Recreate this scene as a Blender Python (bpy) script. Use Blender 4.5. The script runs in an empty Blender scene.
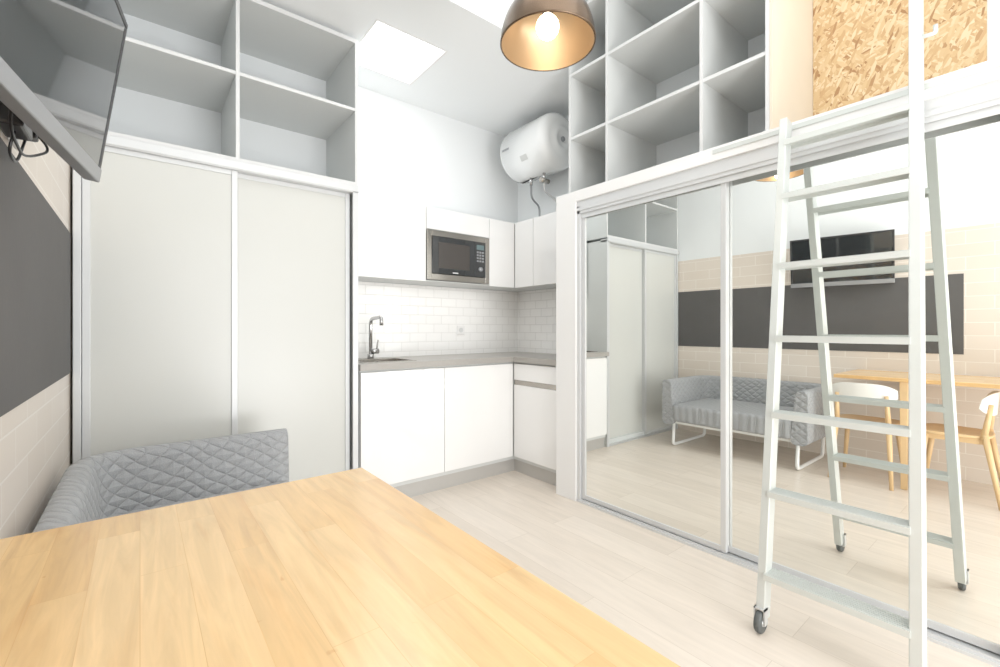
import bpy, bmesh, math, random
from mathutils import Vector, Matrix
random.seed(3)
S=bpy.context.scene
COL=S.collection
try:
    S.view_settings.view_transform='Standard'
    S.view_settings.look='None'
    S.view_settings.gamma=1.2
except Exception: pass

def lin(c):
    out=[]
    for v in c:
        v=v/255.0
        out.append(v/12.92 if v<=0.04045 else ((v+0.055)/1.055)**2.4)
    return (out[0],out[1],out[2],1.0)

# ---------------------------------------------------------------- materials
def newmat(name):
    m=bpy.data.materials.new(name); m.use_nodes=True
    nt=m.node_tree
    return m,nt,nt.nodes['Principled BSDF']
def N(nt,t,**kw):
    n=nt.nodes.new(t)
    for k,v in kw.items(): setattr(n,k,v)
    return n
def mat(name,color,rough=0.5,metal=0.0,noise=0.0,nscale=8.0,bump=0.0,bscale=60.0,coat=0.0):
    m,nt,b=newmat(name)
    b.inputs['Roughness'].default_value=rough
    b.inputs['Metallic'].default_value=metal
    b.inputs['Coat Weight'].default_value=coat
    c=lin(color)
    tc=N(nt,'ShaderNodeTexCoord')
    no=N(nt,'ShaderNodeTexNoise'); no.inputs['Scale'].default_value=nscale; no.inputs['Detail'].default_value=4
    nt.links.new(tc.outputs['Object'],no.inputs['Vector'])
    mr=N(nt,'ShaderNodeMapRange'); mr.inputs['To Min'].default_value=1-noise; mr.inputs['To Max'].default_value=1.0+noise*0.4
    nt.links.new(no.outputs['Fac'],mr.inputs['Value'])
    mx=N(nt,'ShaderNodeVectorMath',operation='SCALE'); mx.inputs[0].default_value=c[:3]
    nt.links.new(mr.outputs['Result'],mx.inputs['Scale'])
    nt.links.new(mx.outputs['Vector'],b.inputs['Base Color'])
    if bump>0:
        n2=N(nt,'ShaderNodeTexNoise'); n2.inputs['Scale'].default_value=bscale; n2.inputs['Detail'].default_value=3
        nt.links.new(tc.outputs['Object'],n2.inputs['Vector'])
        bp=N(nt,'ShaderNodeBump'); bp.inputs['Strength'].default_value=bump; bp.inputs['Distance'].default_value=0.005
        nt.links.new(n2.outputs['Fac'],bp.inputs['Height']); nt.links.new(bp.outputs['Normal'],b.inputs['Normal'])
    return m
def plane_vec(nt,a,b_):
    tc=N(nt,'ShaderNodeTexCoord'); sp=N(nt,'ShaderNodeSeparateXYZ'); cb=N(nt,'ShaderNodeCombineXYZ')
    nt.links.new(tc.outputs['Object'],sp.inputs[0])
    nt.links.new(sp.outputs[a],cb.inputs[0]); nt.links.new(sp.outputs[b_],cb.inputs[1])
    return cb,tc
def brickmat(name,a,b_,c1,c2,mortar,w,h,ms,rough,bump=0.3,grain=0.0,gax=None,offset=0.5,smooth=0.1,bias=0.0,coat=0.0,nblotch=0.0):
    m,nt,bs=newmat(name)
    bs.inputs['Roughness'].default_value=rough; bs.inputs['Coat Weight'].default_value=coat
    bs.inputs['Coat Roughness'].default_value=0.15
    cb,tc=plane_vec(nt,a,b_)
    br=N(nt,'ShaderNodeTexBrick'); br.offset=offset
    br.inputs['Color1'].default_value=lin(c1); br.inputs['Color2'].default_value=lin(c2); br.inputs['Mortar'].default_value=lin(mortar)
    br.inputs['Scale'].default_value=1.0; br.inputs['Mortar Size'].default_value=ms; br.inputs['Mortar Smooth'].default_value=smooth
    br.inputs['Bias'].default_value=bias; br.inputs['Brick Width'].default_value=w; br.inputs['Row Height'].default_value=h
    nt.links.new(cb.outputs[0],br.inputs['Vector'])
    col=br.outputs['Color']
    if grain>0:
        mp=N(nt,'ShaderNodeMapping'); mp.inputs['Scale'].default_value=gax
        nt.links.new(cb.outputs[0],mp.inputs['Vector'])
        ad=N(nt,'ShaderNodeVectorMath',operation='MULTIPLY_ADD')
        nt.links.new(br.outputs['Color'],ad.inputs[0]); ad.inputs[1].default_value=(40,40,40)
        nt.links.new(mp.outputs[0],ad.inputs[2])
        no=N(nt,'ShaderNodeTexNoise'); no.inputs['Scale'].default_value=1.0; no.inputs['Detail'].default_value=8; no.inputs['Roughness'].default_value=0.6; no.inputs['Distortion'].default_value=0.9
        nt.links.new(ad.outputs[0],no.inputs['Vector'])
        mr=N(nt,'ShaderNodeMapRange'); mr.inputs['From Min'].default_value=0.3; mr.inputs['From Max'].default_value=0.7
        mr.inputs['To Min'].default_value=1-grain; mr.inputs['To Max'].default_value=1+grain*0.5
        nt.links.new(no.outputs['Fac'],mr.inputs['Value'])
        sc=N(nt,'ShaderNodeVectorMath',operation='SCALE')
        nt.links.new(col,sc.inputs[0]); nt.links.new(mr.outputs[0],sc.inputs['Scale']); col=sc.outputs[0]
    if nblotch>0:   # darker mineral streaks and tiny knots
        for (scl,lo,hi,amt) in (((5,34,1),0.54,0.72,nblotch),((24,40,1),0.73,0.80,nblotch*2.0)):
            vo=N(nt,'ShaderNodeTexNoise'); vo.inputs['Scale'].default_value=1.0; vo.inputs['Detail'].default_value=3; vo.inputs['Distortion'].default_value=0.4
            mp3=N(nt,'ShaderNodeMapping'); mp3.inputs['Scale'].default_value=scl; nt.links.new(cb.outputs[0],mp3.inputs['Vector']); nt.links.new(mp3.outputs[0],vo.inputs['Vector'])
            m3=N(nt,'ShaderNodeMapRange'); m3.inputs['From Min'].default_value=lo; m3.inputs['From Max'].default_value=hi
            nt.links.new(vo.outputs['Fac'],m3.inputs['Value'])
            mm=N(nt,'ShaderNodeMixRGB',blend_type='MULTIPLY'); mm.inputs[2].default_value=(1-amt*.6,1-amt,1-amt*1.4,1)
            nt.links.new(m3.outputs[0],mm.inputs[0]); nt.links.new(col,mm.inputs[1]); col=mm.outputs[0]
    nt.links.new(col,bs.inputs['Base Color'])
    if bump>0:
        bp=N(nt,'ShaderNodeBump'); bp.invert=True; bp.inputs['Strength'].default_value=bump; bp.inputs['Distance'].default_value=0.004
        nt.links.new(br.outputs['Fac'],bp.inputs['Height']); nt.links.new(bp.outputs['Normal'],bs.inputs['Normal'])
    return m
def quilt(name,mode,color,s=0.066):
    m,nt,b=newmat(name); b.inputs['Roughness'].default_value=0.95
    b.inputs['Sheen Weight'].default_value=0.2
    tc=N(nt,'ShaderNodeTexCoord'); sp=N(nt,'ShaderNodeSeparateXYZ'); 
    dn=N(nt,'ShaderNodeTexNoise'); dn.inputs['Scale'].default_value=5
    nt.links.new(tc.outputs['Object'],dn.inputs['Vector'])
    dd=N(nt,'ShaderNodeVectorMath',operation='MULTIPLY_ADD'); nt.links.new(dn.outputs['Color'],dd.inputs[0]); dd.inputs[1].default_value=(.045,.045,.045)
    nt.links.new(tc.outputs['Object'],dd.inputs[2]); nt.links.new(dd.outputs[0],sp.inputs[0])
    def M(op,a,bb=None):
        n=N(nt,'ShaderNodeMath',operation=op)
        for i,v in enumerate((a,bb)):
            if v is None: continue
            if isinstance(v,(int,float)): n.inputs[i].default_value=v
            else: nt.links.new(v,n.inputs[i])
        return n.outputs[0]
    if mode=='side':
        u=M('MULTIPLY',M('ADD',sp.outputs[0],sp.outputs[1]),0.85); v=M('MULTIPLY',sp.outputs[2],1.15)
    else:
        u=sp.outputs[0]; v=sp.outputs[1]
    def ln(x):
        f=M('FRACT',M('DIVIDE',x,s)); return M('MINIMUM',f,M('SUBTRACT',1.0,f))
    h=M('MINIMUM',ln(M('ADD',u,v)),ln(M('SUBTRACT',u,v)))
    h=M('POWER',M('MULTIPLY',h,2.0),0.45)
    fn=N(nt,'ShaderNodeTexNoise'); fn.inputs['Scale'].default_value=350; nt.links.new(tc.outputs['Object'],fn.inputs['Vector'])
    cr=N(nt,'ShaderNodeMapRange'); cr.inputs['To Min'].default_value=0.6; cr.inputs['To Max'].default_value=1.35; nt.links.new(fn.outputs['Fac'],cr.inputs['Value'])
    sc=N(nt,'ShaderNodeVectorMath',operation='SCALE'); sc.inputs[0].default_value=lin(color)[:3]; nt.links.new(cr.outputs[0],sc.inputs['Scale'])
    nt.links.new(sc.outputs[0],b.inputs['Base Color'])
    bp=N(nt,'ShaderNodeBump'); bp.inputs['Strength'].default_value=0.75; bp.inputs['Distance'].default_value=0.013
    nt.links.new(h,bp.inputs['Height']); nt.links.new(bp.outputs['Normal'],b.inputs['Normal'])
    return m
def osbmat():
    m,nt,b=newmat('osb_board'); b.inputs['Roughness'].default_value=0.8
    cb,tc=plane_vec(nt,1,2)
    prev=None
    for i,(ang,sx,sy) in enumerate([(0.3,22,85),(-0.9,24,90),(1.2,22,80)]):
        mp=N(nt,'ShaderNodeMapping'); mp.inputs['Rotation'].default_value=(0,0,ang)
        mp2=N(nt,'ShaderNodeMapping'); mp2.inputs['Scale'].default_value=(sx,sy,1); mp2.inputs['Location'].default_value=(i*7.3,i*3.1,0)
        nt.links.new(cb.outputs[0],mp.inputs['Vector']); nt.links.new(mp.outputs[0],mp2.inputs['Vector'])
        vo=N(nt,'ShaderNodeTexVoronoi'); vo.inputs['Scale'].default_value=1.0; nt.links.new(mp2.outputs[0],vo.inputs['Vector'])
        sx_=N(nt,'ShaderNodeSeparateColor'); nt.links.new(vo.outputs['Color'],sx_.inputs[0])
        rp=N(nt,'ShaderNodeValToRGB'); e=rp.color_ramp.elements
        e[0].position=0; e[0].color=lin((158,114,72)); e[1].position=1; e[1].color=lin((230,206,166))
        x=rp.color_ramp.elements.new(0.15); x.color=lin((198,158,110)); x=rp.color_ramp.elements.new(0.6); x.color=lin((214,182,134))
        nt.links.new(sx_.outputs[0],rp.inputs[0])
        if prev is None: prev=rp.outputs[0]
        else:
            gt=N(nt,'ShaderNodeMath',operation='GREATER_THAN'); gt.inputs[1].default_value=0.55; nt.links.new(sx_.outputs[1],gt.inputs[0])
            mx=N(nt,'ShaderNodeMixRGB'); nt.links.new(gt.outputs[0],mx.inputs[0]); nt.links.new(prev,mx.inputs[1]); nt.links.new(rp.outputs[0],mx.inputs[2]); prev=mx.outputs[0]
    nt.links.new(prev,b.inputs['Base Color'])
    return m
def emis(name,color,st):
    m,nt,b=newmat(name); b.inputs['Base Color'].default_value=lin(color); b.inputs['Emission Color'].default_value=lin(color); b.inputs['Emission Strength'].default_value=st
    return m

WHITE=mat('white_wall_paint',(238,241,242),0.8,noise=0.02,nscale=2,bump=0.03)
CEIL=mat('ceiling_paint',(242,245,246),0.85,noise=0.02,nscale=2)
FLOOR=brickmat('whitewashed_oak_floor',1,0,(228,216,202),(221,208,193),(204,190,174),1.25,0.19,0.0012,0.24,bump=0.1,grain=0.09,gax=(2.5,22,1))
BEIGE=brickmat('beige_wall_tile',1,2,(225,213,200),(221,208,194),(238,230,220),0.30,0.10,0.003,0.3,bump=0.4)
SPB=brickmat('white_subway_tile_back',0,2,(249,249,247),(246,246,244),(226,226,223),0.15,0.0745,0.003,0.15,bump=0.6,smooth=1.0)
SPR=brickmat('white_subway_tile_side',1,2,(249,249,247),(246,246,244),(226,226,223),0.15,0.0745,0.003,0.15,bump=0.6,smooth=1.0)
BLACK=mat('chalkboard_paint',(76,74,73),0.7,noise=0.15,nscale=6,bump=0.1)
ALU=mat('brushed_aluminium',(205,207,208),0.35,0.5,noise=0.05,nscale=20)
ALUW=mat('satin_aluminium_frame',(208,210,211),0.4,0.25,noise=0.03,nscale=20)
DOORG=mat('pale_grey_door_panel',(203,204,199),0.3,noise=0.02,nscale=2)
SHELF=mat('grey_melamine',(208,211,210),0.55,noise=0.03,nscale=3)
SHELFE=mat('light_melamine_edge',(212,213,213),0.5,noise=0.02)
SHBACK=mat('shelf_back_panel',(224,228,230),0.6,noise=0.03,nscale=3)
GLOSS=mat('gloss_white_cabinet',(242,242,241),0.08,noise=0.01,coat=0.6)
SATIN=mat('satin_white_lacquer',(234,234,233),0.4,noise=0.01)
PLINTH=mat('aluminium_plinth',(186,184,180),0.35,0.3,noise=0.05)
COUNTER=mat('grey_countertop',(160,156,150),0.35,noise=0.12,nscale=60)
STEEL=mat('stainless_steel',(165,160,152),0.25,0.95,noise=0.06,nscale=30)
CHROME=mat('chrome',(180,180,180),0.12,1.0)
DARK=mat('black_plastic',(28,28,30),0.35,noise=0.1)
SCREEN=mat('black_glass',(30,33,35),0.05,noise=0.05,coat=0.6)
SILVER=mat('silver_plastic',(150,152,155),0.35,0.5,noise=0.05)
MIRROR=mat('mirror_glass',(244,246,243),0.0,1.0,noise=0.0)
TABLE=brickmat('birch_butcher_block',1,0,(236,198,142),(228,184,124),(220,174,114),0.50,0.055,0.0004,0.26,bump=0.0,grain=0.19,gax=(3.5,42,1),coat=0.2,offset=0.37,nblotch=0.13)
BIRCH=mat('birch_wood',(228,190,138),0.45,noise=0.15,nscale=12)
CHAIRW=mat('white_plastic_shell',(236,234,228),0.35,noise=0.02)
QS=quilt('grey_quilted_fabric_upright','side',(156,158,160))
QT=quilt('grey_quilted_fabric_flat','top',(156,158,160))
TUBEW=mat('white_powdercoated_tube',(240,240,238),0.4)
CREAM=mat('cream_side_panel',(226,212,190),0.6,noise=0.04)
BRONZE=mat('bronze_lamp_metal',(98,80,64),0.25,0.85,noise=0.1)
GOLD=mat('gold_lamp_interior',(166,140,108),0.35,0.65,noise=0.08)
LADDER=mat('pale_ladder_aluminium',(205,210,207),0.4,0.3,noise=0.05,nscale=15)
RUBBER=mat('grey_rubber',(72,76,76),0.6)
HEATER=mat('white_enamel',(238,240,240),0.2,noise=0.01,coat=0.3)
BULB=emis('warm_bulb_glow',(255,238,210),8)
OSB=osbmat()

# ---------------------------------------------------------------- mesh helpers
def grp(name,loc=(0,0,0),rz=0.0):
    e=bpy.data.objects.new(name,None); e.location=loc; e.rotation_euler=(0,0,rz); e.empty_display_size=0.1
    COL.objects.link(e); return e
def addmesh(name,verts,faces,m,parent=None,smooth=False,bevel=0.0,seg=2):
    me=bpy.data.meshes.new(name); me.from_pydata([tuple(v) for v in verts],[],faces)
    bm=bmesh.new(); bm.from_mesh(me); bmesh.ops.recalc_face_normals(bm,faces=bm.faces); bm.to_mesh(me); bm.free()
    me.materials.append(m); 
    o=bpy.data.objects.new(name,me); COL.objects.link(o)
    if smooth:
        for p in me.polygons: p.use_smooth=True
    if bevel>0:
        md=o.modifiers.new('bevel','BEVEL'); md.width=bevel; md.segments=seg; md.limit_method='ANGLE'; md.angle_limit=0.6
    if parent: o.parent=parent
    return o
def box(name,x0,x1,y0,y1,z0,z1,m,parent=None,bevel=0.0,seg=2):
    v=[(x,y,z) for x in (x0,x1) for y in (y0,y1) for z in (z0,z1)]
    f=[(0,1,3,2),(4,6,7,5),(0,4,5,1),(2,3,7,6),(0,2,6,4),(1,5,7,3)]
    return addmesh(name,v,f,m,parent,bevel=bevel,seg=seg)
def multibox(name,bl,m,parent=None,bevel=0.0):
    v=[];f=[]
    for (x0,x1,y0,y1,z0,z1) in bl:
        b=len(v); v+=[(x,y,z) for x in (x0,x1) for y in (y0,y1) for z in (z0,z1)]
        f+=[tuple(i+b for i in q) for q in [(0,1,3,2),(4,6,7,5),(0,4,5,1),(2,3,7,6),(0,2,6,4),(1,5,7,3)]]
    return addmesh(name,v,f,m,parent,bevel=bevel)
def lathe(name,prof,m,center=(0,0,0),axis='Z',seg=48,parent=None,smooth=True):
    v=[];f=[]
    for (r,h) in prof:
        for i in range(seg):
            a=2*math.pi*i/seg; p=(r*math.cos(a),r*math.sin(a),h)
            if axis=='Y': p=(p[0],p[2],p[1])
            if axis=='X': p=(p[2],p[0],p[1])
            v.append((p[0]+center[0],p[1]+center[1],p[2]+center[2]))
    for j in range(len(prof)-1):
        for i in range(seg):
            k=(i+1)%seg; f.append((j*seg+i,j*seg+k,(j+1)*seg+k,(j+1)*seg+i))
    return addmesh(name,v,f,m,parent,smooth=smooth)
def cyl(name,r,p0,p1,m,parent=None,seg=20,r2=None):
    p0=Vector(p0);p1=Vector(p1);d=(p1-p0).normalized()
    a=d.orthogonal().normalized();b=d.cross(a); r2=r if r2 is None else r2
    v=[];f=[]
    for (p,rr) in ((p0,r),(p1,r2)):
        for i in range(seg):
            t=2*math.pi*i/seg; v.append(p+a*math.cos(t)*rr+b*math.sin(t)*rr)
    for i in range(seg):
        k=(i+1)%seg; f.append((i,k,seg+k,seg+i))
    f.append(tuple(range(seg))); f.append(tuple(range(seg,2*seg)))
    o=addmesh(name,v,f,m,parent,smooth=False,bevel=0)
    for p in o.data.polygons:
        if len(p.vertices)==4: p.use_smooth=True
    return o
def round_path(pts,rad,n=6):
    pts=[Vector(p) for p in pts]; out=[pts[0]]
    for i in range(1,len(pts)-1):
        a,b,c=pts[i-1],pts[i],pts[i+1]
        r=min(rad,(a-b).length*0.49,(c-b).length*0.49)
        p=b+(a-b).normalized()*r; q=b+(c-b).normalized()*r
        for k in range(n+1):
            t=k/n; out.append(p*(1-t)**2+b*2*t*(1-t)+q*t*t)
    out.append(pts[-1]); return out
def tube(name,pts,r,m,parent=None,rad=0.05,seg=12):
    P=round_path(pts,rad); v=[];f=[]
    up=None
    for i,p in enumerate(P):
        d=(P[min(i+1,len(P)-1)]-P[max(i-1,0)]).normalized()
        if up is None: up=d.orthogonal().normalized()
        up=(up-d*up.dot(d)).normalized(); s=d.cross(up)
        for k in range(seg):
            t=2*math.pi*k/seg; v.append(p+up*math.cos(t)*r+s*math.sin(t)*r)
    for j in range(len(P)-1):
        for k in range(seg):
            q=(k+1)%seg; f.append((j*seg+k,j*seg+q,(j+1)*seg+q,(j+1)*seg+k))
    f.append(tuple(range(seg))); f.append(tuple(range((len(P)-1)*seg,len(P)*seg)))
    return addmesh(name,v,f,m,parent,smooth=True)
def beam(name,p0,p1,w,t,m,parent=None,side=(0,1,0),bevel=0.003,w2=None,t2=None):
    p0=Vector(p0);p1=Vector(p1);d=(p1-p0).normalized();s=Vector(side); s=(s-d*s.dot(d)).normalized(); u=d.cross(s)
    w2=w if w2 is None else w2; t2=t if t2 is None else t2
    v=[]
    for p,ww,tt in ((p0,w,t),(p1,w2,t2)):
        for a,b in ((-1,-1),(1,-1),(1,1),(-1,1)): v.append(p+u*a*ww/2+s*b*tt/2)
    f=[(0,1,2,3),(4,5,6,7),(0,1,5,4),(1,2,6,5),(2,3,7,6),(3,0,4,7)]
    return addmesh(name,v,f,m,parent,bevel=bevel)

# ---------------------------------------------------------------- key planes
XL=-0.245; YB=3.34; XR=2.90; YR=-2.2
ZL=3.0; ZH=3.6; YS=2.15
PY=2.2
box('floor',XL-.1,XR+.1,YR-.1,YB+.1,-0.06,0,FLOOR)
wl=grp('wall_left')
box('tiled_lower',XL-.1,XL,YR,YB,0,1.93,BEIGE,wl)
box('painted_upper',XL-.1,XL-.002,YR,YB,1.93,ZH,WHITE,wl)
box('chalkboard_band',XL-.02,XL+.004,0.46,2.76,0.955,1.575,BLACK,wl)
wb=grp('wall_back')
box('plaster',XL-.1,XR+.1,YB,YB+.1,0,ZH,WHITE,wb)
CX0=XL+.01; CX1=1.068
box('backsplash_tiles',CX1,XR-.008,YB-.008,YB,.928,1.512,SPB,wb)
wri=grp('wall_right')
box('plaster',XR,XR+.1,YR,YB,0,ZH,WHITE,wri)
box('backsplash_tiles',XR-.008,XR,PY,YB-.008,.928,1.512,SPR,wri)
wr=grp('wall_rear')
multibox('wall_panels',[(XL-.1,0.2,YR-.12,YR,0,ZH),(2.3,XR+.1,YR-.12,YR,0,ZH),(0.2,2.3,YR-.12,YR,0,0.3),(0.2,2.3,YR-.12,YR,2.6,ZH)],WHITE,wr)
wn=grp('window_1')
multibox('frame',[(0.2,0.26,YR-.08,YR-.02,0.3,2.6),(2.24,2.3,YR-.08,YR-.02,0.3,2.6),(1.22,1.28,YR-.08,YR-.02,0.36,2.54),(0.26,2.24,YR-.08,YR-.02,0.3,0.36),(0.26,2.24,YR-.08,YR-.02,2.54,2.6)],SATIN,wn)
sx0,sx1,sy0,sy1=1.10,1.60,2.55,3.08
cg=grp('ceiling')
multibox('low_ceiling',[(XL,sx0,YS,YB,ZL,ZL+.1),(sx1,XR,YS,YB,ZL,ZL+.1),(sx0,sx1,YS,sy0,ZL,ZL+.1),(sx0,sx1,sy1,YB,ZL,ZL+.1)],CEIL,cg)
box('ceiling_step',XL,XR,YS,YS+.08,ZL+.1,ZH,CEIL,cg)
box('high_ceiling',XL-.1,XR+.1,YR-.1,YS+.08,ZH,ZH+.1,CEIL,cg)
multibox('skylight_shaft',[(sx0-.03,sx0,sy0-.03,sy1+.03,ZL+.1,ZL+.35),(sx1,sx1+.03,sy0-.03,sy1+.03,ZL+.1,ZL+.35),(sx0,sx1,sy0-.03,sy0,ZL+.1,ZL+.35),(sx0,sx1,sy1,sy1+.03,ZL+.1,ZL+.35)],CEIL,cg)
wk=grp('window_2')
box('skylight_diffuser',sx0,sx1,sy0,sy1,ZL+.02,ZL+.03,emis('daylight_diffuser',(255,255,255),1.8),wk)
multibox('skylight_frame',[(sx0,sx0+.012,sy0,sy1,ZL-.002,ZL+.02),(sx1-.012,sx1,sy0,sy1,ZL-.002,ZL+.02),(sx0+.012,sx1-.012,sy0,sy0+.012,ZL-.002,ZL+.02),(sx0+.012,sx1-.012,sy1-.012,sy1,ZL-.002,ZL+.02)],SATIN,wk)

# ---------------------------------------------------------------- left wardrobe + shelf unit
YF=2.76
w=grp('sliding_door_wardrobe')
multibox('carcass',[(CX0,CX0+.02,YF+.08,YB-.01,0.0,2.02),(CX1-.02,CX1,YF+.0,YB-.01,0.0,2.02),(CX0,CX1-.02,YB-.03,YB-.01,0,2.02),(CX0,CX1-.02,YF+.02,YB-.03,0,.06)],SHELF,w)
multibox('side_trims',[(CX0,CX0+.028,YF-.005,YF+.08,0,2.02),(CX1-.035,CX1,YF-.01,YF+.0,0,2.02)],ALUW,w,bevel=.003)
def sdoor(nm,x0,x1,y,fr=.028):
    box(nm+'_panel',x0+fr*.5,x1-fr*.5,y+.006,y+.016,.04,1.985,DOORG,w)
    multibox(nm+'_frame',[(x0,x0+fr,y-.003,y+.024,.02,2.0),(x1-fr,x1,y-.003,y+.024,.02,2.0),(x0+fr,x1-fr,y,y+.022,.02,.05),(x0+fr,x1-fr,y,y+.022,1.975,2.0)],ALUW,w,bevel=.002)
sdoor('door_left',CX0+.03,.41,YF+.01)
sdoor('door_right',.38,CX1-.037,YF+.04)
multibox('top_track',[(CX0,CX1,YF-.01,YF+.075,2.0,2.03),(CX0,CX1,YF-.016,YF-.01,2.005,2.045)],ALUW,w,bevel=.002)
box('bottom_track',CX0+.03,CX1-.037,YF,YF+.075,0.0,.018,ALU,w)
u=grp('storage_shelf_unit')
T=.018; DV=.400
multibox('boards',[(CX0,CX1,YF,YB-.015,2.046,2.068),(CX0,CX1,YF,YB-.015,2.94,2.965)]+
  [(CX0,CX0+T,YF,YB-.015,2.068,2.94),(DV,DV+T,YF,YB-.015,2.068,2.94),(CX1-T,CX1,YF,YB-.015,2.068,2.94)]+
  [(CX0+T,DV,YF+.004,YB-.015,2.515,2.533),(DV+T,CX1-T,YF+.004,YB-.015,2.515,2.533)],SHELF,u)
multibox('edge_banding',[(CX0,CX1,YF-.0015,YF,2.046,2.068),(CX0,CX1,YF-.0015,YF,2.94,2.965),(DV,DV+T,YF-.0015,YF,2.068,2.94),(CX1-T,CX1,YF-.0015,YF,2.068,2.94),(CX0+T,DV,YF+.0025,YF+.004,2.515,2.533),(DV+T,CX1-T,YF+.0025,YF+.004,2.515,2.533)],SHELFE,u)
box('back_panel',CX0+T,CX1-T,YB-.022,YB-.014,2.068,2.94,SHBACK,u)

# ---------------------------------------------------------------- kitchen
KY=2.745; KX=2.34
k=grp('kitchen_base_cabinet')
DZ0,DZ1=.13,.885
multibox('carcass',[(CX1+.012,KX+.02,KY+.02,YB-.01,.1,DZ1),(KX+.02,XR-.01,PY+.01,YB-.01,.1,DZ1)],SHELF,k)
def kdoor(nm,x0,x1,z0,z1): box(nm,x0+.002,x1-.002,KY,KY+.018,z0,z1,GLOSS,k,bevel=.002)
kdoor('door_sink',CX1+.012,1.695,DZ0,DZ1-.012); kdoor('door_dishwasher',1.695,KX-.004,DZ0,DZ1-.012)
box('drawer_front',KX,KX+.018,PY+.012,KY-.006,.745,DZ1-.012,GLOSS,k,bevel=.002)
box('door_side',KX,KX+.018,PY+.012,KY-.006,DZ0,.705,GLOSS,k,bevel=.002)
box('handle_profile',KX+.004,KX+.022,PY+.012,KY-.006,.707,.743,STEEL,k)
multibox('plinth',[(CX1+.012,KX+.035,KY+.03,KY+.045,.0,.125),(KX+.035,KX+.05,PY+.01,KY+.03,.0,.125)],PLINTH,k)
multibox('plinth_vent',[(1.78+i*.05,1.82+i*.05,KY+.028,KY+.0305,.102,.112) for i in range(10)],SILVER,k)
c=grp('kitchen_countertop')
SX0,SX1,SY0,SY1=1.14,1.50,2.84,3.14
c0,c1=.888,.928
multibox('worktop',[(CX1+.004,SX0,KY-.02,YB-.01,c0,c1),(SX1,KX-.02,KY-.02,YB-.01,c0,c1),(SX0,SX1,KY-.02,SY0,c0,c1),(SX0,SX1,SY1,YB-.01,c0,c1),(KX-.02,XR-.01,PY+.01,YB-.01,c0,c1)],COUNTER,c)
s=grp('kitchen_sink')
multibox('basin',[(SX0+.001,SX1-.001,SY0+.001,SY1-.001,.89,.895),(SX0+.001,SX0+.006,SY0+.001,SY1-.001,.895,.93),(SX1-.006,SX1-.001,SY0+.001,SY1-.001,.895,.93),(SX0+.006,SX1-.006,SY0+.001,SY0+.006,.895,.93),(SX0+.006,SX1-.006,SY1-.006,SY1-.001,.895,.93)],STEEL,s)
multibox('rim',[(SX0-.015,SX1+.015,SY0-.015,SY0+.002,.9285,.932),(SX0-.015,SX1+.015,SY1-.002,SY1+.015,.9285,.932),(SX0-.015,SX0+.002,SY0,SY1,.9285,.932),(SX1-.002,SX1+.015,SY0,SY1,.9285,.932)],STEEL,s)
lathe('drain',[(0.0,.8965),(.03,.8965),(.035,.8955)],CHROME,(1.32,2.99,0),parent=s)
t=grp('kitchen_faucet')
fx,fy=1.335,3.20
cyl('base',.024,(fx,fy,.928),(fx,fy,.965),CHROME,t)
tube('spout',[(fx,fy,.96),(fx,fy,1.225),(fx,fy-.19,1.235),(fx,fy-.19,1.175)],.0135,CHROME,t,rad=.05)
cyl('valve',.02,(fx,fy,.985),(fx+.06,fy,.985),CHROME,t)
beam('lever',(fx+.045,fy,.99),(fx+.055,fy-.01,1.07),.012,.008,CHROME,t)
so=grp('wall_socket')
box('plate',2.18,2.26,YB-.018,YB-.009,1.10,1.18,SATIN,so,bevel=.004)
cyl('socket_well',.022,(2.22,YB-.0195,1.14),(2.22,YB-.0175,1.14),SHELF,so)
q=grp('kitchen_wall_cabinet')
UY=3.0; UX=2.57; U0,U1=1.515,2.08
multibox('carcass',[(CX1+.012,1.69,UY+.02,YB-.001,U0,U1),(1.69,2.29,UY+.02,YB-.001,1.905,U1),(2.29,UX+.02,UY+.02,YB-.001,U0,U1),(UX+.02,XR-.001,PY+.01,YB-.001,U0,U1),(1.69,2.29,UY+.02,YB-.001,U0,1.525)],SHELF,q)
box('door_1',CX1+.012,1.687,UY,UY+.018,U0-.003,U1,GLOSS,q,bevel=.002)
box('flap',1.693,2.287,UY,UY+.018,1.915,U1,GLOSS,q,bevel=.002)
box('door_2',2.293,UX-.004,UY,UY+.018,U0-.003,U1,GLOSS,q,bevel=.002)
box('door_3',UX,UX+.018,2.766,UY-.004,U0-.003,U1,GLOSS,q,bevel=.002)
box('door_4',UX,UX+.018,PY+.01,2.76,U0-.003,U1,GLOSS,q,bevel=.002)
mw=grp('built_in_microwave')
multibox('steel_trim',[(1.694,1.735,UY-.006,UY+.012,1.528,1.908),(2.245,2.286,UY-.006,UY+.012,1.528,1.908),(1.735,2.245,UY-.006,UY+.012,1.528,1.575),(1.735,2.245,UY-.006,UY+.012,1.865,1.908)],STEEL,mw,bevel=.003)
box('body',1.74,2.24,UY+.012,YB-.05,1.53,1.90,DARK,mw)
box('glass_door',1.737,2.13,UY-.012,UY+.006,1.577,1.863,SCREEN,mw,bevel=.002)
box('window_mesh',1.79,2.08,UY-.0135,UY-.0115,1.62,1.82,mat('microwave_window',(62,58,55),0.2),mw)
box('control_panel',2.132,2.243,UY-.012,UY+.006,1.577,1.863,SCREEN,mw,bevel=.002)
box('display',2.15,2.225,UY-.0135,UY-.0115,1.80,1.84,mat('display_grey',(90,110,112),0.2),mw)
multibox('buttons',[(2.152+i*.026,2.170+i*.026,UY-.0145,UY-.0115,1.70+j*.024,1.714+j*.024) for i in range(3) for j in range(4)],SILVER,mw)
lathe('knob',[(0,-.02),(.017,-.02),(.019,-.012),(.019,0)],SILVER,(2.188,UY-.008,1.64),axis='Y',parent=mw)
box('badge',1.92,1.97,UY-.0135,UY-.0115,1.587,1.595,SHELFE,mw)

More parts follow.
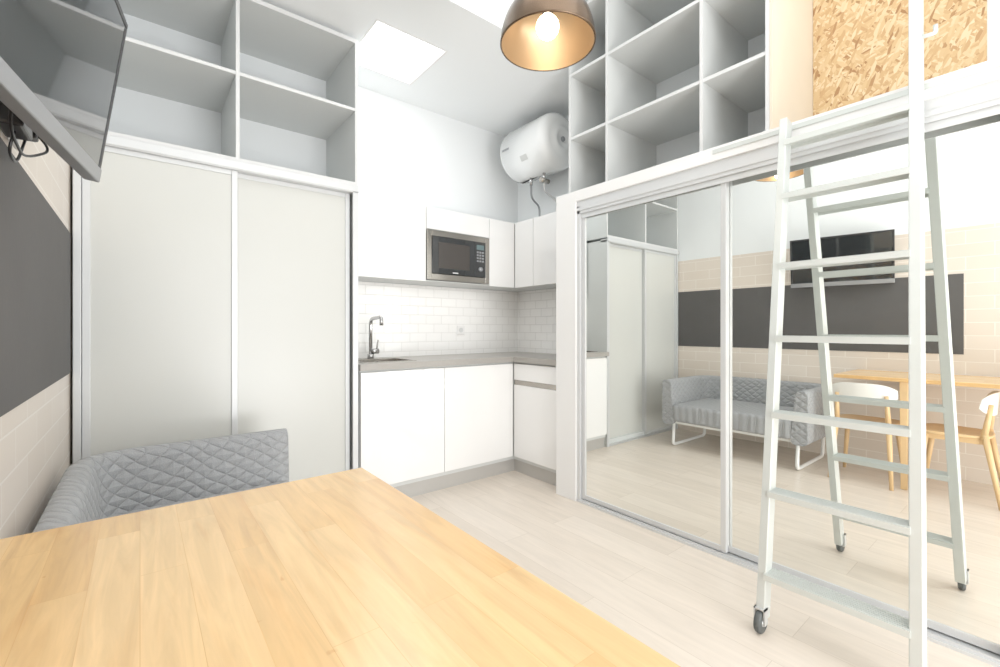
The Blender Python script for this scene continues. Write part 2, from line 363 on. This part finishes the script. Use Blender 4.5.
# ---------------------------------------------------------------- water heater
h=grp('water_heater')
hx,hz=2.658,2.68; y0,y1=2.50,3.09; R=.228
pr=[(0.0,y0+.012),(.06,y0+.010),(.065,y0),(.10,y0),(.105,y0+.008)]
for i in range(10):
    a=math.pi/2*i/9; pr.append((.15+(R-.15)*math.sin(a),y0+.008+.075*(1-math.cos(a))))
pr+= [(R,y1-.08)]
for i in range(10):
    a=math.pi/2*i/9; pr.append((.10+(R-.10)*math.cos(a),y1-.08+.08*math.sin(a)))
pr.append((0,y1))
lathe('tank',pr,HEATER,(hx,0,hz),axis='Y',seg=64,parent=h)
multibox('mount_bracket',[(hx+.18,XR-.002,2.62,2.66,hz-.02,hz+.17),(hx+.18,XR-.002,2.96,3.0,hz-.02,hz+.17)],SILVER,h)
lathe('thermometer',[(0,-.004),(.018,-.004),(.02,0),(.02,.01)],SILVER,(hx,y0,hz),axis='Y',parent=h)
def sidepatch(nm,ya,yb,ang0,ang1,m):
    v=[];n=8
    for i in range(n+1):
        a=ang0+(ang1-ang0)*i/n
        for y in (ya,yb): v.append((hx+(R+.0015)*math.cos(a),y,hz+(R+.0015)*math.sin(a)))
    return addmesh(nm,v,[(2*i,2*i+1,2*i+3,2*i+2) for i in range(n)],m,h,smooth=True)
sidepatch('logo',2.91,3.0,math.pi-.02,math.pi+.06,SILVER)
sidepatch('rating_label',2.72,2.80,math.pi+.45,math.pi+.65,SHELF)
zb=hz-R
cyl('valve_cold',.014,(hx-.02,2.70,zb+.01),(hx-.02,2.70,zb-.07),CHROME,h)
cyl('valve_hot',.014,(hx-.02,2.86,zb+.01),(hx-.02,2.86,zb-.06),CHROME,h)
cyl('safety_valve',.02,(hx-.06,2.70,zb-.06),(hx+.03,2.70,zb-.06),STEEL,h)
tube('hose_cold',[(hx-.02,2.70,zb-.06),(hx-.02,2.70,zb-.15),(hx+.12,2.68,zb-.21),(hx+.12,2.68,2.085)],.009,SHELFE,h)
tube('hose_hot',[(hx-.02,2.86,zb-.05),(hx-.02,2.86,zb-.17),(hx+.10,2.88,zb-.22),(hx+.10,2.88,2.085)],.009,SILVER,h)

# ---------------------------------------------------------------- mirror wardrobe and loft
p=grp('mirrored_wardrobe')
YE=-1.0
multibox('end_panel',[(2.265,XR-.012,2.02,PY,0,2.07)],SATIN,p,bevel=.002)
multibox('loft_deck',[(2.265,XR-.002,YE,2.02,2.0,2.07)],SATIN,p,bevel=.002)
multibox('inner_back',[(2.6,2.62,YE,2.0,0,2.0)],SHELF,p)
multibox('far_end_panel',[(2.3,2.6,YE,YE+.03,0,2.0)],SATIN,p)
multibox('top_track',[(2.278,2.40,YE+.03,2.018,1.965,2.0),(2.278,2.284,YE+.03,2.018,1.915,1.965),(2.288,2.293,YE+.03,2.018,1.885,1.965),(2.272,2.278,YE+.03,2.018,1.935,1.955)],ALUW,p)
multibox('bottom_track',[(2.272,2.40,YE+.03,2.018,0,.012),(2.284,2.288,YE+.03,2.018,.012,.022)],ALUW,p)
box('side_channel',2.278,2.38,1.995,2.019,.012,1.965,ALUW,p)
multibox('ladder_guide_rail',[(2.260,2.2652,YE+.1,1.1,2.035,2.055)],LADDER,p)
def mdoor(nm,ya,yb,x):
    fr=.028
    box(nm+'_mirror',x+.008,x+.014,ya+.01,yb-.01,.035,1.95,MIRROR,p)
    multibox(nm+'_frame',[(x,x+.024,ya,ya+fr,.02,1.96),(x,x+.024,yb-fr,yb,.02,1.96),(x+.002,x+.022,ya+fr,yb-fr,.02,.05),(x+.002,x+.022,ya+fr,yb-fr,1.93,1.96)],ALUW,p,bevel=.002)
mdoor('door_a',1.05,1.993,2.297)
mdoor('door_b',.09,1.08,2.325)
mdoor('door_c',-.90,.12,2.297)
l=grp('loft_shelf_unit')
LX=2.33; ly=[.862,1.185,1.805,2.122]
zs=[2.072,2.46,2.90,3.32]
bl=[];eb=[]
for y in ly:
    bl.append((LX,XR-.02,y,y+T,zs[0],zs[-1]+T)); eb.append((LX-.0015,LX,y,y+T,zs[0],zs[-1]+T))
for z in zs:
    for a,b in zip(ly[:-1],ly[1:]):
        bl.append((LX+.003,XR-.02,a+T,b,z,z+T)); eb.append((LX+.0015,LX+.003,a+T,b,z,z+T))
multibox('boards',bl,SHELF,l); multibox('edge_banding',eb,SHELFE,l)
box('back_panel',XR-.02,XR-.012,ly[0],YS-.004,zs[0],zs[-1]+T,SHBACK,l)
box('cream_end_cover',LX-.002,XR-.012,ly[0]-.012,ly[0]-.001,zs[0],ZH-.01,CREAM,l)
box('osb_wall_panel',XR-.018,XR-.002,.20,ly[0]-.014,2.072,ZH-.01,OSB)

# ---------------------------------------------------------------- ladder
L=grp('loft_ladder')
def lx(z): return 1.846+.175*z
def yl(z): return .710+.020*z
def yr(z): return .270+.028*z
beam('rail_left',(lx(.05),yl(0),.05),(lx(2.06),yl(2.06),2.06),.060,.030,LADDER,L)
beam('rail_right',(lx(.05),yr(.05),.05),(lx(2.40),yr(2.40),2.40),.062,.034,LADDER,L)
zsn=[.22,.52,.82,1.12,1.42,1.72,1.96]
for i,z in enumerate(zsn):
    x=lx(z); a=yr(z)+.012; b=yl(z)-.010
    multibox('step_%d'%(i+1),[(x-.04,x+.04,a,b,z-.006,z+.0),(x-.04,x-.034,a,b,z-.022,z-.006),(x+.034,x+.04,a,b,z-.022,z-.006)]+[(x-.034+j*.012,x-.030+j*.012,a,b,z,z+.003) for j in range(6)],LADDER,L)
for nm,y in (('left',yl(0)),('right',yr(0))):
    lathe('wheel_'+nm,[(.016,-.011),(.039,-.011),(.043,-.006),(.043,.006),(.039,.011),(.016,.011),(.016,-.011)],RUBBER,(lx(0)-.01,y-.0,.043),axis='Y',parent=L,seg=32)
    lathe('hub_'+nm,[(0,-.014),(.014,-.014),(.018,-.008),(.018,.008),(.014,.014),(0,.014)],ALU,(lx(0)-.01,y,.043),axis='Y',parent=L,seg=24)
    multibox('fork_'+nm,[(lx(0)-.024,lx(0)+.004,y-.02,y-.015,.035,.095),(lx(0)-.024,lx(0)+.004,y+.015,y+.02,.035,.095),(lx(0)-.024,lx(0)+.014,y-.02,y+.02,.09,.095)],ALU,L)
tube('grab_handle',[(lx(2.22),yr(2.2)-.012,2.22),(lx(2.22)+.01,yr(2.2)-.05,2.22),(lx(2.22)+.01,yr(2.2)-.05,2.25)],.007,LADDER,L,rad=.01)

# ---------------------------------------------------------------- sofa
so=grp('two_seat_sofa')
def uwall(nm,path,t,z0,z1,m,parent,rad):
    P=round_path([(a,b,0) for a,b in path],rad,8)
    Q=[]
    for a,b in zip(P[:-1],P[1:]):
        n=max(1,int((b-a).length/.06))
        for i in range(n): Q.append(a.lerp(b,i/n))
    Q.append(P[-1]); P=Q
    prof=[];r=t/2*.85
    for cx_,cz,a0 in ((t/2-r,z1-r,0),(-(t/2-r),z1-r,90),(-(t/2-r),z0+r,180),(t/2-r,z0+r,270)):
        for i in range(6):
            a=math.radians(a0+90*i/5); prof.append((cx_+r*math.cos(a),cz+r*math.sin(a)))
    n=len(prof); v=[];f=[]
    for i,pp in enumerate(P):
        d=(P[min(i+1,len(P)-1)]-P[max(i-1,0)]).normalized(); nn=Vector((-d.y,d.x,0))
        for (a,z) in prof:
            f_=(z1-z)/(z1-z0); aa=a+(0.035*f_ if a<0 else 0)*-1
            v.append((pp.x+nn.x*-aa,pp.y+nn.y*-aa,z))
    for j in range(len(P)-1):
        for q in range(n):
            w_=(q+1)%n; f.append((j*n+q,j*n+w_,(j+1)*n+w_,(j+1)*n+q))
    f.append(tuple(range(n))); f.append(tuple(range((len(P)-1)*n,len(P)*n)))
    o=addmesh(nm,v,f,m,parent,smooth=False,bevel=0)
    for pl in o.data.polygons:
        if len(pl.vertices)==4: pl.use_smooth=True
    return o
uwall('wraparound_back_and_arms',[(.57,2.425),(-.175,2.425),(-.175,1.285),(.57,1.285)],.085,.22,.652,QS,so,.17)
box('seat_cushion',-.12,.575,1.345,2.365,.25,.42,QT,so,bevel=.035,seg=4)
for i,y in enumerate((1.33,2.38)):
    tube('leg_loop_%d'%(i+1),[(.50,y,.25),(.52,y,.016),(-.10,y,.016),(-.12,y,.25)],.014,TUBEW,so,rad=.04)
box('seat_frame',-.12,.52,1.33,2.38,.225,.255,TUBEW,so,bevel=.004)

# ---------------------------------------------------------------- table
tb=grp('birch_dining_table')
TZ=.80; TX1=.440; TY1=1.108; TX0=XL+.012; TY0=-.45
box('table_top',TX0,TX1,TY0,TY1,TZ-.028,TZ,TABLE,tb,bevel=.004,seg=3)
for i,(x,y) in enumerate(((.385,.70),(-.18,.70),(.385,-.36),(-.18,-.36))):
    beam('leg_%d'%(i+1),(x,y,TZ-.028),(x,y,0),.045,.045,BIRCH,tb,bevel=.003,w2=.035,t2=.035)
multibox('aprons',[(-.18,.385,.69,.71,.70,.772),(-.18,.385,-.37,-.35,.70,.772)],BIRCH,tb)

# ---------------------------------------------------------------- chairs
def chair(name,loc,rz,top=.745):
    g=grp(name,loc,rz)
    n=40; v=[];f=[];rings=[(0.0,-.012),(.5,-.008),(.85,-.002),(.97,0),(1.0,-.008),(.96,-.02),(.6,-.024),(0.001,-.024)]
    for (s_,dz) in rings:
        for i in range(n):
            a=2*math.pi*i/n; ca,sa=math.cos(a),math.sin(a)
            x=.19*math.copysign(abs(ca)**.55,ca)*s_; y=.185*math.copysign(abs(sa)**.6,sa)*s_
            x*=1+.12*(y/.185)
            v.append((x,y,.45+dz))
    for j in range(len(rings)-1):
        for i in range(n):
            q=(i+1)%n; f.append((j*n+i,j*n+q,(j+1)*n+q,(j+1)*n+i))
    addmesh('seat',v,f,BIRCH,g,smooth=True)
    cyl('leg_front_left',.019,(-.15,.13,.435),(-.19,.185,0),BIRCH,g,r2=.012)
    cyl('leg_front_right',.019,(.15,.13,.435),(.19,.185,0),BIRCH,g,r2=.012)
    for s_,nm in ((-1,'left'),(1,'right')):
        cyl('leg_rear_'+nm,.018,(s_*.155,-.15,.46),(s_*.185,-.225,0),BIRCH,g,r2=.012)
        cyl('back_post_'+nm,.018,(s_*.155,-.145,.43),(s_*.148,-.178,.66),BIRCH,g,r2=.012)
    multibox('seat_rails',[(-.15,.15,-.145,-.125,.395,.43),(-.15,.15,.115,.135,.395,.43),(-.155,-.135,-.125,.115,.395,.43),(.135,.155,-.125,.115,.395,.43)],BIRCH,g)
    nu,nv=20,6; v=[];f=[]
    for side in (0,1):
        for j in range(nv+1):
            tv_=j/nv
            for i in range(nu+1):
                tu=i/nu*2-1
                x=.205*tu
                y=-.195-.012*tv_+.06*tu*tu+(.011 if side else 0)
                hh=(.5*.155)*(1-abs(tu)**4*.55)
                zc=top-.0775
                z=zc+(tv_*2-1)*hh+.02*(tu*tu)*(0 if tv_>.5 else 1)*.5
                v.append((x,y,z))
    o2=(nu+1)*(nv+1)
    for j in range(nv):
        for i in range(nu):
            a=j*(nu+1)+i; f.append((a,a+1,a+nu+2,a+nu+1)); f.append((o2+a,o2+a+nu+1,o2+a+nu+2,o2+a+1))
    for i in range(nu):
        f.append((i,o2+i,o2+i+1,i+1)); a=nv*(nu+1)+i; f.append((a,a+1,o2+a+1,o2+a))
    for j in range(nv):
        a=j*(nu+1); f.append((a,a+nu+1,o2+a+nu+1,o2+a)); a+=nu; f.append((a,o2+a,o2+a+nu+1,a+nu+1))
    addmesh('backrest',v,f,CHAIRW,g,smooth=True,bevel=.003)
    return g
chair('dining_chair',(.268,.935,0),math.pi/2)
chair('dining_chair.001',(.235,.455,0),0,top=.735)

# ---------------------------------------------------------------- TV
tv=grp('wall_mounted_television')
yaw=math.radians(9); tilt=math.radians(8)
def tvt(objs):
    M=Matrix.Translation((-.085,1.575,1.545))@Matrix.Rotation(-yaw,4,'Z')@Matrix.Rotation(tilt,4,'Y')
    for o in objs: o.data.transform(M)
W_,H_=.73,.425
obs=[box('housing',-.03,-.004,-W_,0,0,H_,DARK,tv,bevel=.006),
 box('rear_bulge',-.045,-.03,-W_+.15,-.15,.06,H_-.09,DARK,tv,bevel=.006),
 multibox('bezel',[(-.006,.002,-W_,0,H_-.014,H_),(-.006,.002,-.014,0,.024,H_-.014),(-.006,.002,-W_,-W_+.014,.024,H_-.014)],DARK,tv,bevel=.002),
 box('screen',-.006,.000,-W_+.014,-.014,.022,H_-.014,SCREEN,tv),
 box('silver_lower_trim',-.028,.0045,-W_,0,-.012,.024,SILVER,tv,bevel=.003)]
tvt(obs)
box('wall_plate',XL+.005,XL+.014,1.12,1.30,1.64,1.86,DARK,tv,bevel=.002)
beam('arm',(XL+.012,1.22,1.75),(-.155,1.24,1.75),.03,.04,DARK,tv)
pw=grp('television_power_adapter')
dy=-.06
box('brick',XL+.005,XL+.05,1.45+dy,1.56+dy,1.585,1.65,DARK,pw,bevel=.006)
box('socket_plate',XL+.005,XL+.014,1.585+dy,1.665+dy,1.59,1.67,SATIN,pw,bevel=.003)
box('plug',XL+.014,XL+.05,1.605+dy,1.645+dy,1.61,1.65,DARK,pw,bevel=.006)
tube('cable_1',[(XL+.045,1.62+dy,1.63),(XL+.07,1.66+dy,1.60),(XL+.03,1.60+dy,1.555),(XL+.03,1.45+dy,1.57),(XL+.05,1.35+dy,1.66)],.003,DARK,pw,rad=.05)
tube('cable_2',[(XL+.03,1.50+dy,1.59),(XL+.02,1.50+dy,1.54),(XL+.02,1.58+dy,1.53),(XL+.03,1.62+dy,1.61)],.003,DARK,pw,rad=.04)

# ---------------------------------------------------------------- pendant lamp
pl=grp('pendant_lamp')
px,py_,pz=1.205,1.215,2.230; RR=.178
def dome(r,hh,off=0):
    out=[]
    for i in range(15):
        a=math.pi/2*i/14*.93; out.append((r*math.cos(a)**.85,off+hh*math.sin(a)))
    return out
po=dome(RR,.19); pi_=dome(RR-.004,.186)
lathe('shade_outer',[(RR-.004,-.001),(RR+.002,-.001),(RR+.002,.004)]+po[1:]+[(.0,.1895)],BRONZE,(px,py_,pz),parent=pl,seg=64)
lathe('shade_inner',pi_+[(.0,.184)],GOLD,(px,py_,pz),parent=pl,seg=64)
cyl('socket_cap',.03,(px,py_,pz+.185),(px,py_,pz+.25),BRONZE,pl,r2=.02)
cyl('socket',.02,(px,py_,pz+.11),(px,py_,pz+.185),DARK,pl)
lathe('bulb',[(0,-.0)]+[(.044*math.sin(math.pi*i/12),.044-.044*math.cos(math.pi*i/12)) for i in range(1,10)]+[(.018,.086),(.014,.094)],BULB,(px,py_,pz+.02),parent=pl,seg=32)
cyl('cord',.004,(px,py_,pz+.25),(px,py_,ZH-.02),DARK,pl)
cyl('canopy',.05,(px,py_,ZH-.025),(px,py_,ZH-.001),BRONZE,pl)

# ---------------------------------------------------------------- lights
def area(name,loc,rot,sx,sy,e,col=(1,1,1)):
    d=bpy.data.lights.new(name,'AREA'); d.shape='RECTANGLE'; d.size=sx; d.size_y=sy; d.energy=e; d.color=col
    o=bpy.data.objects.new(name,d); o.location=loc; o.rotation_euler=rot; COL.objects.link(o); return o
area('window_daylight',(1.25,YR+.03,1.45),(math.radians(95),0,0),2.0,2.2,50,(1,.995,.985))
area('overhead_fill_light',(1.0,.3,ZH-.03),(0,0,0),1.8,2.6,27,(1,.995,.985))  # added soft fill from above; no light panel exists in the ceiling
area('upward_fill_light',(1.25,-1.5,.35),(math.radians(145),0,0),1.6,.8,58,(1,.995,.985))  # added fill aimed up to lift shelf undersides and ceiling, no actual fixture
area('skylight_daylight',(1.35,2.81,ZL-.01),(0,0,0),.45,.5,5,(.97,.985,1))
area('backsplash_fill_light',(1.85,3.14,1.505),(0,0,0),1.3,.05,1.3,(1,.97,.93))  # added to brighten the backsplash below the cabinets; no strip fixture there
d=bpy.data.lights.new('pendant_bulb','POINT'); d.energy=1.2; d.color=(1,.88,.72); d.shadow_soft_size=.03
o=bpy.data.objects.new('pendant_bulb',d); o.location=(px,py_,pz-.01); COL.objects.link(o)
wd=bpy.data.worlds.new('World'); S.world=wd; wd.use_nodes=True
bg=wd.node_tree.nodes['Background']; bg.inputs[0].default_value=(.95,.97,1,1); bg.inputs[1].default_value=1.5

# ---------------------------------------------------------------- camera
cd=bpy.data.cameras.new('camera'); cd.sensor_width=36; cd.lens=449/1000*36; cd.shift_y=-.0045; cd.clip_start=.02
co=bpy.data.objects.new('camera',cd); co.location=(0,0,1.15); co.rotation_euler=(math.radians(90),0,-math.radians(38.72)); COL.objects.link(co)
S.camera=co
